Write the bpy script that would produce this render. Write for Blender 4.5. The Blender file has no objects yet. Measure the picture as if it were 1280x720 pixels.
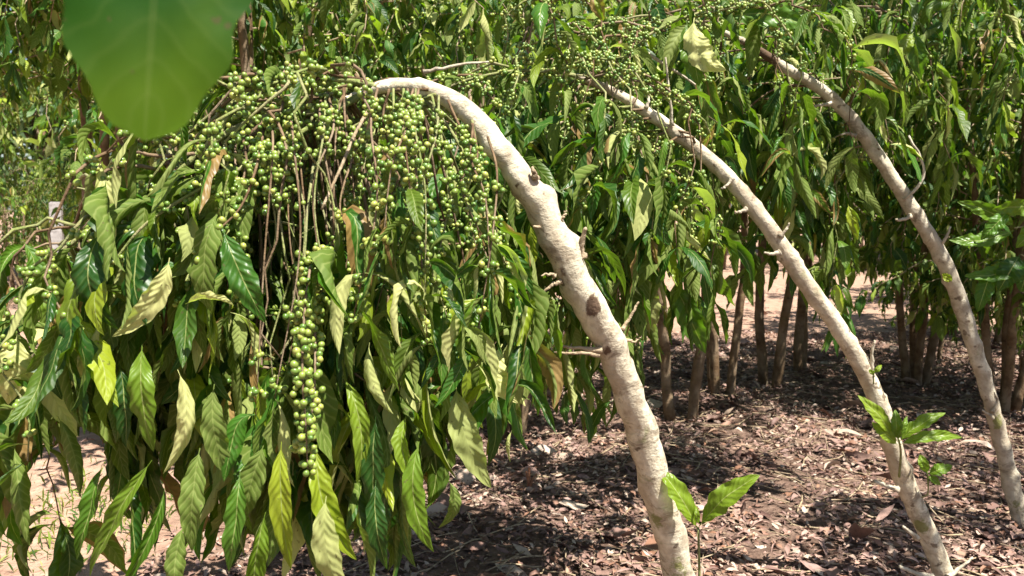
import bpy, math
import numpy as np
from mathutils import Vector

R = np.random.default_rng(11)
SC = bpy.context.scene
COL = SC.collection
F = 1000.0; H = 1.10; PITCH = math.atan(100 / F)
CP, SP = math.cos(PITCH), math.sin(PITCH)
CAM = np.array([0.0, 0.0, H])
UP = np.array([0.0, 0.0, 1.0])


def at(px, py, Y):
    """world point seen at photograph pixel (1280x720) at forward distance Y"""
    x = (px - 640) / F; v = (360 - py) / F
    d = np.array([x, CP + v * SP, -SP + v * CP])
    return CAM + d * (Y / d[1])


def gz(x, y):
    x = np.asarray(x, float); y = np.asarray(y, float)
    r = np.hypot(x, y)
    a = np.clip(1 - r / 30, 0, 1)
    return a * (0.022 * np.sin(x * 1.9 + 0.6 * np.sin(y * 1.3)) * np.cos(y * 1.55 + 1.0) + 0.012 * np.sin(x * 5.1 + y * 3.3)
                + 0.010 * np.sin(y * 6.3 - x * 2.7 + 1) + 0.006 * np.sin(x * 13 + 2 * np.sin(y * 9)))


def nrm(a):
    return a / np.maximum(np.linalg.norm(a, axis=-1, keepdims=True), 1e-9)


# ---------------------------------------------------------------- materials
class NT:
    def __init__(s, name):
        s.m = bpy.data.materials.new(name); s.m.use_nodes = True
        s.t = s.m.node_tree; s.t.nodes.clear()
        s.out = s.n('ShaderNodeOutputMaterial')

    def n(s, typ, **kw):
        nd = s.t.nodes.new(typ)
        for k, v in kw.items(): setattr(nd, k, v)
        return nd

    def set(s, sock, v):
        if isinstance(v, bpy.types.NodeSocket): s.t.links.new(v, sock)
        elif isinstance(v, (tuple, list)) and len(v) == 3 and sock.type == 'RGBA': sock.default_value = (*v, 1)
        else: sock.default_value = v

    def math(s, op, a, b=0.0, c=0.0, clamp=False):
        nd = s.n('ShaderNodeMath', operation=op, use_clamp=clamp)
        for i, v in enumerate((a, b, c)): s.set(nd.inputs[i], v)
        return nd.outputs[0]

    def mix(s, f, a, b, mode='MIX'):
        nd = s.n('ShaderNodeMix', data_type='RGBA', blend_type=mode)
        s.set(nd.inputs[0], f); s.set(nd.inputs[6], a); s.set(nd.inputs[7], b)
        return nd.outputs[2]

    def noise(s, scale, detail=4, vec=None, rough=0.6, dist=0.0):
        nd = s.n('ShaderNodeTexNoise'); nd.inputs['Scale'].default_value = scale
        nd.inputs['Detail'].default_value = detail; nd.inputs['Roughness'].default_value = rough
        nd.inputs['Distortion'].default_value = dist
        if vec is not None: s.t.links.new(vec, nd.inputs['Vector'])
        return nd.outputs[0]

    def ramp(s, f, lo, hi):
        nd = s.n('ShaderNodeMapRange'); s.set(nd.inputs[0], f)
        nd.inputs[1].default_value = lo; nd.inputs[2].default_value = hi
        return nd.outputs[0]

    def objc(s): return s.n('ShaderNodeTexCoord').outputs['Object']

    def bsdf(s, col, rough=0.6, spec=0.3, bump=None, bs=0.5, bd=0.005):
        p = s.n('ShaderNodeBsdfPrincipled'); s.set(p.inputs['Base Color'], col)
        s.set(p.inputs['Roughness'], rough); s.set(p.inputs['Specular IOR Level'], spec)
        if bump is not None:
            b = s.n('ShaderNodeBump'); s.set(b.inputs['Height'], bump)
            b.inputs['Strength'].default_value = bs; b.inputs['Distance'].default_value = bd
            s.t.links.new(b.outputs[0], p.inputs['Normal'])
        return p.outputs[0]

    def done(s, sh):
        s.t.links.new(sh, s.out.inputs['Surface']); return s.m


def leaf_material(name, dark, mid, young, under, veins=True, trans=0.34):
    N = NT(name)
    at_ = N.n('ShaderNodeAttribute', attribute_name='tint')
    sep = N.n('ShaderNodeSeparateColor'); N.t.links.new(at_.outputs['Color'], sep.inputs[0])
    hue, age, dry = sep.outputs
    uv = N.n('ShaderNodeUVMap', uv_map='UV'); su = N.n('ShaderNodeSeparateXYZ'); N.t.links.new(uv.outputs[0], su.inputs[0])
    av = N.math('ABSOLUTE', N.math('SUBTRACT', su.outputs[0], 0.5))        # 0 at the midrib, .5 at the edge
    ph = N.math('SUBTRACT', N.math('MULTIPLY', su.outputs[1], 11.0), N.math('MULTIPLY', av, 3.4))
    ph = N.math('ADD', ph, N.math('MULTIPLY', N.noise(30, 2, N.objc()), 1.3))
    wv = N.math('SINE', N.math('MULTIPLY', ph, 6.2832))
    vein = N.math('POWER', N.math('MULTIPLY', N.math('ADD', wv, 1.0), 0.5), 9.0)
    rib = N.math('LESS_THAN', av, 0.022)
    if not veins: av0 = N.ramp(N.math('ADD', su.outputs[1], N.math('MULTIPLY', N.noise(12, 2, N.objc(), .4, .6), .45)), .84, 1.08)
    if not veins: vein = N.math('MULTIPLY', vein, 0.5); rib = N.math('MULTIPLY', rib, 0.1)
    nz = N.noise(38, 3, N.objc())
    nz2 = N.noise(9, 3, N.objc())
    c = N.mix(hue, dark, mid)
    c = N.mix(N.math('MULTIPLY', N.ramp(nz, 0.35, 0.75), 0.3), c, mid)
    c = N.mix(age if veins else N.math('MULTIPLY', av0, .75), c, young)
    vc = N.mix(0.55, c, (0.34, 0.40, 0.12))
    c = N.mix(N.math('MULTIPLY', vein, 0.16), c, vc)
    c = N.mix(N.math('MULTIPLY', rib, 0.75), c, (0.34, 0.38, 0.13))
    und = N.mix(N.math('MULTIPLY', age, 0.8), under, (0.74, 0.72, 0.30))
    und = N.mix(N.math('MULTIPLY', hue, 0.35), und, (0.07, 0.13, 0.015))
    und = N.mix(N.math('MULTIPLY', N.math('MAXIMUM', vein, rib), 0.35), und, (0.36, 0.40, 0.13))
    geo = N.n('ShaderNodeNewGeometry')
    c = N.mix(geo.outputs['Backfacing'], c, und)
    # dry patches grow in from the edge
    edge = N.math('ADD', N.math('MULTIPLY', av, 1.3), N.math('MULTIPLY', nz2, 0.75))
    dm = N.math('MULTIPLY', N.math('GREATER_THAN', N.math('ADD', edge, dry), 1.22), 0.9)
    c = N.mix(dm, c, N.mix(nz, (0.10, 0.045, 0.016), (0.42, 0.26, 0.09)))
    c = N.mix(N.math('MULTIPLY', N.math('GREATER_THAN', N.noise(120, 1, N.objc()), 0.73), 0.6), c, (0.10, 0.07, 0.03))
    rg = N.math('ADD', N.math('MULTIPLY', geo.outputs['Backfacing'], 0.3), 0.36)
    hgt = N.math('ADD', N.math('MULTIPLY', wv, 1.0 if veins else 0.08), N.math('MULTIPLY', nz, 0.8 if veins else 0.1))
    rg = N.math('ADD', rg, N.math('MULTIPLY', N.ramp(nz2, .4, .65), .22))
    s = N.bsdf(c, rg, 0.36, hgt, 0.34, 0.0013)
    tr = N.n('ShaderNodeBsdfTranslucent')
    N.set(tr.inputs['Color'], N.mix(0.5, N.mix(1.0, c, (1.45, 2.05, 0.6), 'MULTIPLY'), (0.18, 0.30, 0.01) if veins else (0.03, 0.14, 0.0)))
    mx = N.n('ShaderNodeMixShader'); N.set(mx.inputs[0], trans)
    N.t.links.new(s, mx.inputs[1]); N.t.links.new(tr.outputs[0], mx.inputs[2])
    return N.done(mx.outputs[0])


M = {}
M['leaf'] = leaf_material('coffee_leaf', (0.010, 0.046, 0.006), (0.050, 0.150, 0.012), (0.27, 0.33, 0.020), (0.105, 0.16, 0.018))
M['smooth_leaf'] = leaf_material('smooth_young_leaf', (0.012, 0.065, 0.002), (0.018, 0.085, 0.001), (0.11, 0.19, 0.001), (0.05, 0.12, 0.01), veins=False, trans=0.5)
M['far_leaf'] = leaf_material('background_leaf', (0.012, 0.052, 0.009), (0.055, 0.155, 0.018), (0.28, 0.36, 0.02), (0.10, 0.165, 0.02), trans=0.38)
M['tree_leaf'] = leaf_material('shade_tree_leaf', (0.022, 0.05, 0.026), (0.07, 0.12, 0.05), (0.16, 0.20, 0.06), (0.12, 0.15, 0.09), trans=0.25)


def bark(name, base, pale, dark, moss=0.35, scale=1.0):
    N = NT(name); o = N.objc()
    a = N.noise(26 * scale, 5, o); b = N.noise(90 * scale, 4, o); c2 = N.noise(7 * scale, 3, o)
    c = N.mix(N.ramp(a, 0.35, 0.62), base, pale)
    c = N.mix(N.math('MULTIPLY', N.ramp(N.noise(17 * scale, 3, o, 0.7, 0.6), 0.60, 0.70), moss), c, (0.20, 0.22, 0.09))
    c = N.mix(N.math('MULTIPLY', N.ramp(b, 0.63, 0.72), 0.6), c, dark)
    c = N.mix(N.math('MULTIPLY', N.ramp(N.noise(34 * scale, 2, o, 0.5), 0.66, 0.70), 0.8), c, dark)
    c = N.mix(N.math('MULTIPLY', N.ramp(c2, 0.42, 0.66), 0.55), c, (0.34, 0.27, 0.19))
    crk = N.noise(11 * scale, 6, o, 0.75, 1.4)
    c = N.mix(N.math('MULTIPLY', N.ramp(crk, 0.54, 0.62), 0.5), c, dark)
    at_ = N.n('ShaderNodeAttribute', attribute_name='tint'); sep = N.n('ShaderNodeSeparateColor'); N.t.links.new(at_.outputs['Color'], sep.inputs[0])
    nn = N.noise(60 * scale, 4, o, 0.7)
    c = N.mix(N.math('MULTIPLY', N.ramp(N.math('ADD', sep.outputs[1], N.math('MULTIPLY', nn, .9)), 0.85, 1.0), 0.8), c, (0.15, 0.16, 0.03))
    c = N.mix(N.math('MULTIPLY', N.ramp(N.math('ADD', sep.outputs[0], N.math('MULTIPLY', nn, .7)), 0.85, 0.98), 0.92), c, (0.09, 0.05, 0.03))
    h = N.math('ADD', N.math('MULTIPLY', a, 1.3), N.math('ADD', N.math('MULTIPLY', b, 0.35), crk))
    return N.done(N.bsdf(c, 0.85, 0.15, h, 0.6, 0.008))


M['bark'] = bark('pale_bark', (0.40, 0.33, 0.235), (0.70, 0.64, 0.49), (0.10, 0.065, 0.04), 0.55)
M['bark_grey'] = bark('greyish_bark', (0.36, 0.31, 0.23), (0.60, 0.55, 0.43), (0.12, 0.09, 0.06), 0.5)
M['bark_brown'] = bark('brown_bark', (0.10, 0.06, 0.032), (0.19, 0.125, 0.07), (0.06, 0.035, 0.02), 0.3)
M['twig'] = bark('twig_bark', (0.30, 0.22, 0.13), (0.48, 0.38, 0.25), (0.12, 0.07, 0.04), 0.3, 2.0)
M['green_twig'] = bark('green_twig_bark', (0.12, 0.17, 0.04), (0.26, 0.28, 0.10), (0.10, 0.08, 0.03), 0.3, 2.0)
M['red_twig'] = bark('reddish_stick', (0.20, 0.07, 0.035), (0.33, 0.13, 0.06), (0.08, 0.03, 0.02), 0.0, 2.0)

N = NT('coffee_cherry')
a_ = N.n('ShaderNodeAttribute', attribute_name='tint'); sp_ = N.n('ShaderNodeSeparateColor'); N.t.links.new(a_.outputs['Color'], sp_.inputs[0])
c = N.mix(sp_.outputs[0], (0.085, 0.165, 0.025), (0.28, 0.34, 0.065))
c = N.mix(sp_.outputs[1], c, (0.42, 0.42, 0.10))
c = N.mix(N.math('MULTIPLY', sp_.outputs[2], 0.85), c, (0.10, 0.06, 0.025))
p_ = N.n('ShaderNodeBsdfPrincipled'); N.set(p_.inputs['Base Color'], c); p_.inputs['Roughness'].default_value = 0.33
p_.inputs['Specular IOR Level'].default_value = 0.5
p_.inputs['Subsurface Weight'].default_value = 0.0
M['cherry'] = N.done(p_.outputs[0])

N = NT('dry_litter')
a_ = N.n('ShaderNodeAttribute', attribute_name='tint'); sp_ = N.n('ShaderNodeSeparateColor'); N.t.links.new(a_.outputs['Color'], sp_.inputs[0])
c = N.mix(sp_.outputs[0], (0.10, 0.052, 0.043), (0.50, 0.325, 0.265))
c = N.mix(sp_.outputs[1], c, (0.50, 0.40, 0.31))
c = N.mix(N.math('MULTIPLY', sp_.outputs[2], 0.8), c, (0.24, 0.115, 0.06))
c = N.mix(N.math('MULTIPLY', N.ramp(N.noise(60, 3, N.objc()), 0.5, 0.7), 0.5), c, (0.07, 0.04, 0.03))
s_ = N.bsdf(c, 0.62, 0.35, N.noise(90, 2, N.objc()), 0.5, 0.003)
M['litter'] = N.done(s_)

N = NT('plantation_soil'); o = N.objc()
geo_ = N.n('ShaderNodeNewGeometry'); sx = N.n('ShaderNodeSeparateXYZ'); N.t.links.new(geo_.outputs['Position'], sx.inputs[0])
big = N.noise(0.55, 4, o); fine = N.noise(14, 6, o); vf = N.noise(70, 4, o)
soil = N.mix(N.ramp(fine, 0.35, 0.7), (0.075, 0.045, 0.034), (0.24, 0.16, 0.12))
soil = N.mix(N.math('MULTIPLY', N.ramp(vf, 0.55, 0.68), 0.6), soil, (0.30, 0.21, 0.16))
sand = N.mix(N.ramp(fine, 0.3, 0.7), (0.29, 0.175, 0.125), (0.47, 0.315, 0.23))
sand = N.mix(N.math('MULTIPLY', N.ramp(vf, 0.60, 0.68), 0.55), sand, (0.16, 0.09, 0.05))
# the trodden lane: to the left of the row and beyond it
lane = N.math('ADD', N.math('MULTIPLY', N.math('SUBTRACT', big, 0.5), 2.4),
              N.math('MAXIMUM', N.math('SUBTRACT', sx.outputs[1], 6.4),
                     N.math('MULTIPLY', N.math('ADD', N.math('ADD', sx.outputs[0], 0.75), N.math('MULTIPLY', sx.outputs[1], 0.08)), -2.0)))
c = N.mix(N.ramp(lane, -0.5, 0.7), soil, sand)
M['soil'] = N.done(N.bsdf(c, 0.9, 0.15, N.math('ADD', fine, N.math('MULTIPLY', vf, 0.5)), 0.9, 0.03))

N = NT('weathered_concrete'); o = N.objc()
c = N.mix(N.ramp(N.noise(9, 5, o), 0.35, 0.7), (0.30, 0.28, 0.27), (0.46, 0.44, 0.43))
c = N.mix(N.math('MULTIPLY', N.ramp(N.noise(30, 4, o), 0.58, 0.7), 0.6), c, (0.16, 0.15, 0.14))
M['concrete'] = N.done(N.bsdf(c, 0.85, 0.2, N.noise(50, 4, o), 0.5, 0.01))


# ---------------------------------------------------------------- mesh helpers
def mk(name, V, Fc, mat, parent=None, uv=None, tint=None, origin=None, smooth=True):
    """V (n,3) world, Fc list of (m,k) index arrays"""
    if isinstance(Fc, np.ndarray): Fc = [Fc]
    V = np.asarray(V, np.float32).reshape(-1, 3)
    o0 = np.zeros(3) if origin is None else np.asarray(origin)
    me = bpy.data.meshes.new(name)
    me.vertices.add(len(V)); me.vertices.foreach_set('co', (V - o0).astype(np.float32).ravel())
    idx = np.concatenate([f.ravel() for f in Fc]).astype(np.int32)
    tot = np.concatenate([np.full(len(f), f.shape[1]) for f in Fc]).astype(np.int32)
    st = np.concatenate([[0], np.cumsum(tot)[:-1]]).astype(np.int32)
    me.loops.add(len(idx)); me.loops.foreach_set('vertex_index', idx)
    me.polygons.add(len(tot)); me.polygons.foreach_set('loop_start', st)
    me.polygons.foreach_set('loop_total', tot)
    me.update(calc_edges=True)
    me.polygons.foreach_set('use_smooth', np.full(len(tot), smooth))
    if uv is not None:
        l = me.uv_layers.new(name='UV'); l.data.foreach_set('uv', np.asarray(uv, np.float32).reshape(-1, 2)[idx].ravel())
    if tint is not None:
        a = me.attributes.new('tint', 'FLOAT_COLOR', 'POINT')
        t = np.ones((len(V), 4), np.float32); t[:, :3] = np.asarray(tint, np.float32).reshape(-1, 3)
        a.data.foreach_set('color', t.ravel())
    me.materials.append(mat); me.validate()
    ob = bpy.data.objects.new(name, me); COL.objects.link(ob)
    if parent is not None: ob.parent = parent
    elif origin is not None: ob.location = origin
    return ob


class Thing:
    def __init__(s, name, label, cat, base, group=None):
        s.base = np.asarray(base, float)
        s.o = bpy.data.objects.new(name, None); COL.objects.link(s.o)
        s.o.empty_display_size = 0.1
        s.o.location = s.base; s.o['label'] = label; s.o['category'] = cat
        if group: s.o['group'] = group

    def part(s, name, V, Fc, mat, parent=None, **kw):
        lab = kw.pop('label', None)
        ob = mk(name, V, Fc, mat, parent or s.o, origin=s.base, **kw)
        if lab: ob['label'] = lab
        return ob


def catmull(P, n):
    P = np.asarray(P, float); k = len(P)
    P = np.vstack([2 * P[0] - P[1], P, 2 * P[-1] - P[-2]])
    t = np.linspace(0, k - 1 - 1e-9, n); i = t.astype(int); f = (t - i)[:, None]
    a, b, c, d = P[i], P[i + 1], P[i + 2], P[i + 3]
    return 0.5 * (2 * b + (c - a) * f + (2 * a - 5 * b + 4 * c - d) * f ** 2 + (3 * b - a - 3 * c + d) * f ** 3)


def tube(C, r, seg=8, rough=0.0, knots=0, flare=True):
    C = np.asarray(C, float).copy(); n = len(C); r = np.broadcast_to(np.asarray(r, float), (n,)).copy()
    if knots > 20:
        Ls = np.cumsum(np.linalg.norm(np.gradient(C, axis=0), axis=1))[:, None]; p_ = R.uniform(0, 6.28, (6, 3))
        C += r[:, None] * (.09 * np.sin(Ls * 11 + p_[0]) + .06 * np.sin(Ls * 23 + p_[1]) + .04 * np.sin(Ls * 63 + p_[2]))
    T = nrm(np.gradient(C, axis=0))
    S = np.zeros_like(C); s = np.cross(T[0], [0.3, 0.9, 0.2]); s /= np.linalg.norm(s)
    for i in range(n):
        s = s - T[i] * s.dot(T[i]); s /= np.linalg.norm(s); S[i] = s
    B = np.cross(T, S)
    a = np.linspace(0, 2 * np.pi, seg, endpoint=False)
    rr = np.repeat(r[:, None], seg, 1)
    if knots > 20:
        Ls = np.cumsum(np.linalg.norm(np.gradient(C, axis=0), axis=1)); s0 = R.uniform(.02, .05)
        while s0 < Ls[-1]:
            rr *= 1 + R.uniform(.05, .16) * np.exp(-((Ls - s0) / R.uniform(.007, .014)) ** 2)[:, None] * (.6 + .4 * np.cos(a + R.uniform(0, 6.28)))[None]
            s0 += R.uniform(.05, .10)
        rr *= 1 + .03 * np.sin(Ls * 9 + 1)[:, None]
    if knots:
        for _ in range(knots):
            i0 = R.integers(1, n - 1); a0 = R.uniform(0, 6.28)
            L = np.linalg.norm(C - C[i0], axis=1) / (r[i0] * R.uniform(.35, .75))
            da = np.abs((a - a0 + np.pi) % (2 * np.pi) - np.pi) / R.uniform(.35, .7)
            rr += r[i0] * R.uniform(.06, .30) * np.exp(-(L[:, None] ** 2) - da[None] ** 2)
    if rough:
        ph = R.uniform(0, 6.28, 4)
        ii = np.cumsum(np.linalg.norm(np.gradient(C, axis=0), axis=1))[:, None] / (r.max() + 1e-6)
        rr *= 1 + rough * (np.sin(ii * 1.3 + 2 * a + ph[0]) + .7 * np.sin(ii * 3.1 - 3 * a + ph[1]) + .5 * np.sin(ii * 6.7 + a + ph[2])
                           + .5 * R.normal(0, 1, rr.shape))
    V = C[:, None] + rr[..., None] * (np.cos(a)[None, :, None] * S[:, None] + np.sin(a)[None, :, None] * B[:, None])
    i = np.arange(n - 1)[:, None] * seg; j = np.arange(seg)[None]; j2 = (j + 1) % seg
    Q = np.stack([i + j, i + j2, i + seg + j2, i + seg + j], -1).reshape(-1, 4)
    V = V.reshape(-1, 3); V = np.vstack([V, C[0], C[-1]]); nv = len(V)
    jj = np.arange(seg)
    T1 = np.stack([(jj + 1) % seg, jj, np.full(seg, nv - 2)], -1)
    b0 = (n - 1) * seg
    T2 = np.stack([b0 + jj, b0 + (jj + 1) % seg, np.full(seg, nv - 1)], -1)
    return V, [Q, np.vstack([T1, T2])]


def marks(V, spots):
    """scars (r) and moss (g) at picked places of a trunk: (px, py, Y, radius m, scar, moss)"""
    t = np.zeros((len(V), 3))
    for px, py, Y, rad, a, b in spots:
        d = np.linalg.norm((V - at(px, py, Y)) / np.array([1, 1, 1.5]), axis=1)
        g = np.exp(-(d / rad) ** 2); t[:, 0] = np.maximum(t[:, 0], a * g); t[:, 1] = np.maximum(t[:, 1], b * g)
    return t


def merge(items):
    """items of (V,[faces]) -> one"""
    Vs, byk, off = [], {}, 0
    for V, Fc in items:
        for f in ([Fc] if isinstance(Fc, np.ndarray) else Fc): byk.setdefault(f.shape[1], []).append(f + off)
        Vs.append(V); off += len(V)
    return np.vstack(Vs), [np.vstack(v) for v in byk.values()]


def wprofile(u, tip=1.0, pw=.78):
    """half-width 0..1 along a coffee leaf: petiole, broad middle, drip tip"""
    p = np.clip((u - 0.07) / 0.93, 0, 1)
    w = np.sin(np.pi * p ** 0.92) ** pw * (1 - 0.30 * p * tip)
    w = w / w.max()
    return np.maximum(w, 0.035 * (1 - u) + 0.004)


def leaf_geo(C, S, wid, fold=0.25, corr=0.02, ripple=0.05, tip=1.0, MV=4, tint=None, curl=0.0, wrinkle=.10, pw=.78):
    """C (K,n,3) midribs, S (K,n,3) side vectors, wid (K,) half widths"""
    K, n, _ = C.shape
    u = np.linspace(0, 1, n)
    T = nrm(np.gradient(C, axis=1)); S = nrm(S - T * (S * T).sum(-1, keepdims=True)); Nn = np.cross(S, T)
    v = np.linspace(-1, 1, MV + 1)
    wid = np.broadcast_to(np.asarray(wid, float), (K,))
    fold = np.broadcast_to(np.asarray(fold, float), (K,))[:, None, None]
    curl = np.broadcast_to(np.asarray(curl, float), (K,))[:, None, None]
    w = wid[:, None, None] * wprofile(u, tip, pw)[None, :, None]
    ang = fold + curl * np.abs(v)[None, None]
    X = w * v * np.cos(ang); Z = w * np.abs(v) * np.sin(ang)
    ph = R.uniform(0, 6.28, (K, 1, 1)); ph2 = R.uniform(0, 6.28, (K, 1, 1))
    U = u[None, :, None]; A = np.abs(v)[None, None]
    fq = R.uniform(7.5, 11.5, (K, 1, 1)); sg = np.sign(v)[None, None] * R.uniform(-.25, .25, (K, 1, 1))
    env = .35 + .65 * np.sin(U * R.uniform(2, 7, (K, 1, 1)) + ph + sg * 5) ** 2
    Z = Z + w * corr * 6 * np.sin((U * fq - A * 1.7 + sg) * 2 * np.pi) * np.minimum(A * 2.2, 1) * 0.5 * env
    vv = v[None, None]
    Z = Z + w * wrinkle * (np.sin(U * 13 + 2.5 * vv + ph) * np.cos(vv * 3.1 + ph2) + .7 * np.sin(U * 27 - 4 * vv + ph2 * 2) * A)
    Z = Z + w * ripple * 4 * A ** 2 * np.sin(U * 21 + ph + np.sign(v) * 1.3) * 0.7
    Z = Z + w * ripple * 3 * A * np.sin(U * 9 + ph2 + np.sign(v) * 0.9)
    X = X * (1 + 0.07 * np.sin(U * 34 + ph) * A)
    V = C[:, :, None] + X[..., None] * S[:, :, None] + Z[..., None] * Nn[:, :, None]
    m = MV + 1
    i = (np.arange(K)[:, None, None] * n * m) + np.arange(n - 1)[None, :, None] * m + np.arange(MV)[None, None]
    Q = np.stack([i, i + 1, i + m + 1, i + m], -1).reshape(-1, 4)
    uv = np.stack(np.broadcast_arrays((v * 0.5 + 0.5)[None, None], u[None, :, None]), -1)
    uv = np.broadcast_to(uv, (K, n, m, 2)).reshape(-1, 2)
    if tint is None: tint = np.zeros((K, 3))
    tt = np.repeat(np.asarray(tint), n * m, axis=0)
    return V.reshape(-1, 3), Q, uv, tt


def leaf_batch(B, D, L, W, n=9, MV=4, droop=1.0, twist=0.6, roll=0.5, tint=None, flip=0.22, **kw):
    """hanging leaves: base B, first direction D, length L, half width W"""
    K = len(B); D = nrm(D); u = np.linspace(0, 1, n)
    dr = np.asarray(droop) * np.ones(K)
    q = (dr[:, None] * (u[None] * 2.2)) ** 1.2
    dirs = nrm(D[:, None] + q[..., None] * np.array([0, 0, -1.0]) + 1e-4)
    dirs = dirs + 0.7 * u[None, :, None] ** 1.5 * R.normal(0, 0.5, (K, 1, 3)) + .25 * np.sin(u * 5)[None, :, None] * R.normal(0, 0.5, (K, 1, 3)); dirs = nrm(dirs)
    step = dirs * (L / (n - 1))[:, None, None]
    C = B[:, None] + np.concatenate([np.zeros((K, 1, 3)), np.cumsum(step[:, :-1], 1)], 1)
    s0 = np.cross(D, UP) + R.normal(0, roll, (K, 3))
    Sx = nrm(s0[:, None] - dirs * (dirs * s0[:, None]).sum(-1, keepdims=True))
    tw = R.normal(0, twist, (K, 1)) * u[None]
    Bn = np.cross(dirs, Sx)
    S = np.cos(tw)[..., None] * Sx + np.sin(tw)[..., None] * Bn
    S = S * np.where(R.random(K) < flip, -1, 1)[:, None, None]
    return leaf_geo(C, S, W, MV=MV, tint=tint, **kw)


def tints(K, young=0.12, dry=0.05, hue=(0, 1)):
    t = np.zeros((K, 3)); t[:, 0] = hue[0] + (hue[1] - hue[0]) * R.random(K) ** 1.9
    y = R.random(K); t[:, 1] = np.where(y < young, R.uniform(.35, 1, K), np.where(y < .45, R.uniform(0, .25, K), 0.0))
    t[:, 2] = np.where(R.random(K) < dry, R.uniform(.15, .8, K), R.uniform(-.3, 0.02, K))
    return t


# berry template
import bmesh
_b = bmesh.new(); bmesh.ops.create_icosphere(_b, subdivisions=2, radius=1)
BV = np.array([v.co[:] for v in _b.verts]); BF = np.array([[v.index for v in f.verts] for f in _b.faces]); _b.free()
_b = bmesh.new(); bmesh.ops.create_icosphere(_b, subdivisions=1, radius=1)
BV1 = np.array([v.co[:] for v in _b.verts]); BF1 = np.array([[v.index for v in f.verts] for f in _b.faces]); _b.free()


def berries(P, rad, low=False, tone=0.5):
    """P (K,3) centres, rad (K,), axis = random"""
    K = len(P); bv, bf = (BV1, BF1) if low else (BV, BF)
    ax = nrm(R.normal(0, 1, (K, 3)) + [0, 0, -.6]); x = nrm(np.cross(ax, [0.31, .2, .9])); y = np.cross(ax, x)
    Mx = np.stack([x, y, ax * 1.14], 1) * rad[:, None, None]
    V = P[:, None] + np.einsum('vk,nkj->nvj', bv, Mx)
    Fc = (bf[None] + (np.arange(K) * len(bv))[:, None, None]).reshape(-1, 3)
    t = np.zeros((K, len(bv), 3)); t[..., 0] = np.clip(R.normal(tone, .28, (K, 1)), 0, 1)
    t[..., 1] = np.where(R.random((K, 1)) < .12, .6, 0); t[..., 2] = (bv[:, 2] > .96)[None]
    return V.reshape(-1, 3), Fc, t.reshape(-1, 3)


def cluster_points(p, tan, k, r):
    """k berries packed round a node"""
    tan = tan / np.linalg.norm(tan); a = np.cross(tan, [0.2, .5, .8]); a /= np.linalg.norm(a); b = np.cross(tan, a)
    P = []
    tries = 0
    while len(P) < k and tries < k * 18:
        tries += 1
        th = R.uniform(0, 6.28); rr = r * (1.15 + 1.5 * R.random() ** 1.5); h = R.normal(0, r * .95)
        q = p + tan * h + rr * (math.cos(th) * a + math.sin(th) * b)
        if all(np.linalg.norm(q - x) > 1.45 * r for x in P): P.append(q)
    return np.array(P).reshape(-1, 3)


# ---------------------------------------------------------------- branches
def droop_path(s, az, out, drop, rise=0.05, n=14, wob=0.02):
    t = np.linspace(0, 1, n)
    h = np.array([math.cos(az), math.sin(az), 0])
    P = s + h * (out * (1 - np.exp(-2.6 * t)) / .926)[:, None]
    P[:, 2] += rise * np.sin(np.pi * np.clip(t * 1.6, 0, 1)) - drop * t ** 1.7
    P += np.cumsum(R.normal(0, wob / math.sqrt(n), (n, 3)), 0) * np.array([1, 1, .4])
    return P


def along(P, step, a, b):
    seg = np.linalg.norm(np.diff(P, axis=0), axis=1); L = np.concatenate([[0], np.cumsum(seg)])
    s = np.arange(L[-1] * a + step * R.random(), L[-1] * b, step)
    X = np.stack([np.interp(s, L, P[:, k]) for k in range(3)], 1)
    T = nrm(np.gradient(P, axis=0)); Tn = np.stack([np.interp(s, L, T[:, k]) for k in range(3)], 1)
    return X, nrm(Tn), s / L[-1]


TRK = []       # screen of each trunk's own front side, kept bare by pruning


def pruned(X, shape):
    """X (K,m,3): True where a leaf or cluster hangs right in front of one of the bare trunks"""
    d = X - CAM; dep = d[..., 1] * CP - d[..., 2] * SP
    px = 640 + F * d[..., 0] / dep; py = 360 - F * (d[..., 1] * SP + d[..., 2] * CP) / dep
    bad = np.zeros(len(X), bool)
    for tx, ty, tw, tY in TRK:
        dd = np.hypot(px[..., None] - tx, py[..., None] - ty) - tw
        k = dd.argmin(-1); near = (dd.min(-1) < 2) & (X[..., 1] < tY[k] + .02)
        bad |= near.any(-1)
    return bad


def add_trk(tr, hi):
    k = int(len(tr) * hi) if hi < 1 else len(tr)
    a = catmull(np.array([[p[0], p[1], p[3] / 2] for p in tr[:k]], float), 70); Y = np.interp(np.linspace(0, 1, 70), np.linspace(0, 1, k), [p[2] for p in tr[:k]])
    TRK.append((a[:, 0], a[:, 1], a[:, 2], Y))


def cull(geo, nv):
    V, Q, U, T = geo; K = len(V) // nv; bad = pruned(V.reshape(K, nv, 3)[:, ::3], None)
    k = ~bad
    if not k.any(): return None
    V = V.reshape(K, nv, 3)[k].reshape(-1, 3); U = U.reshape(K, nv, 2)[k].reshape(-1, 2); T = T.reshape(K, nv, 3)[k].reshape(-1, 3)
    return V, Q[:len(Q) // K * int(k.sum())], U, T


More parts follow.
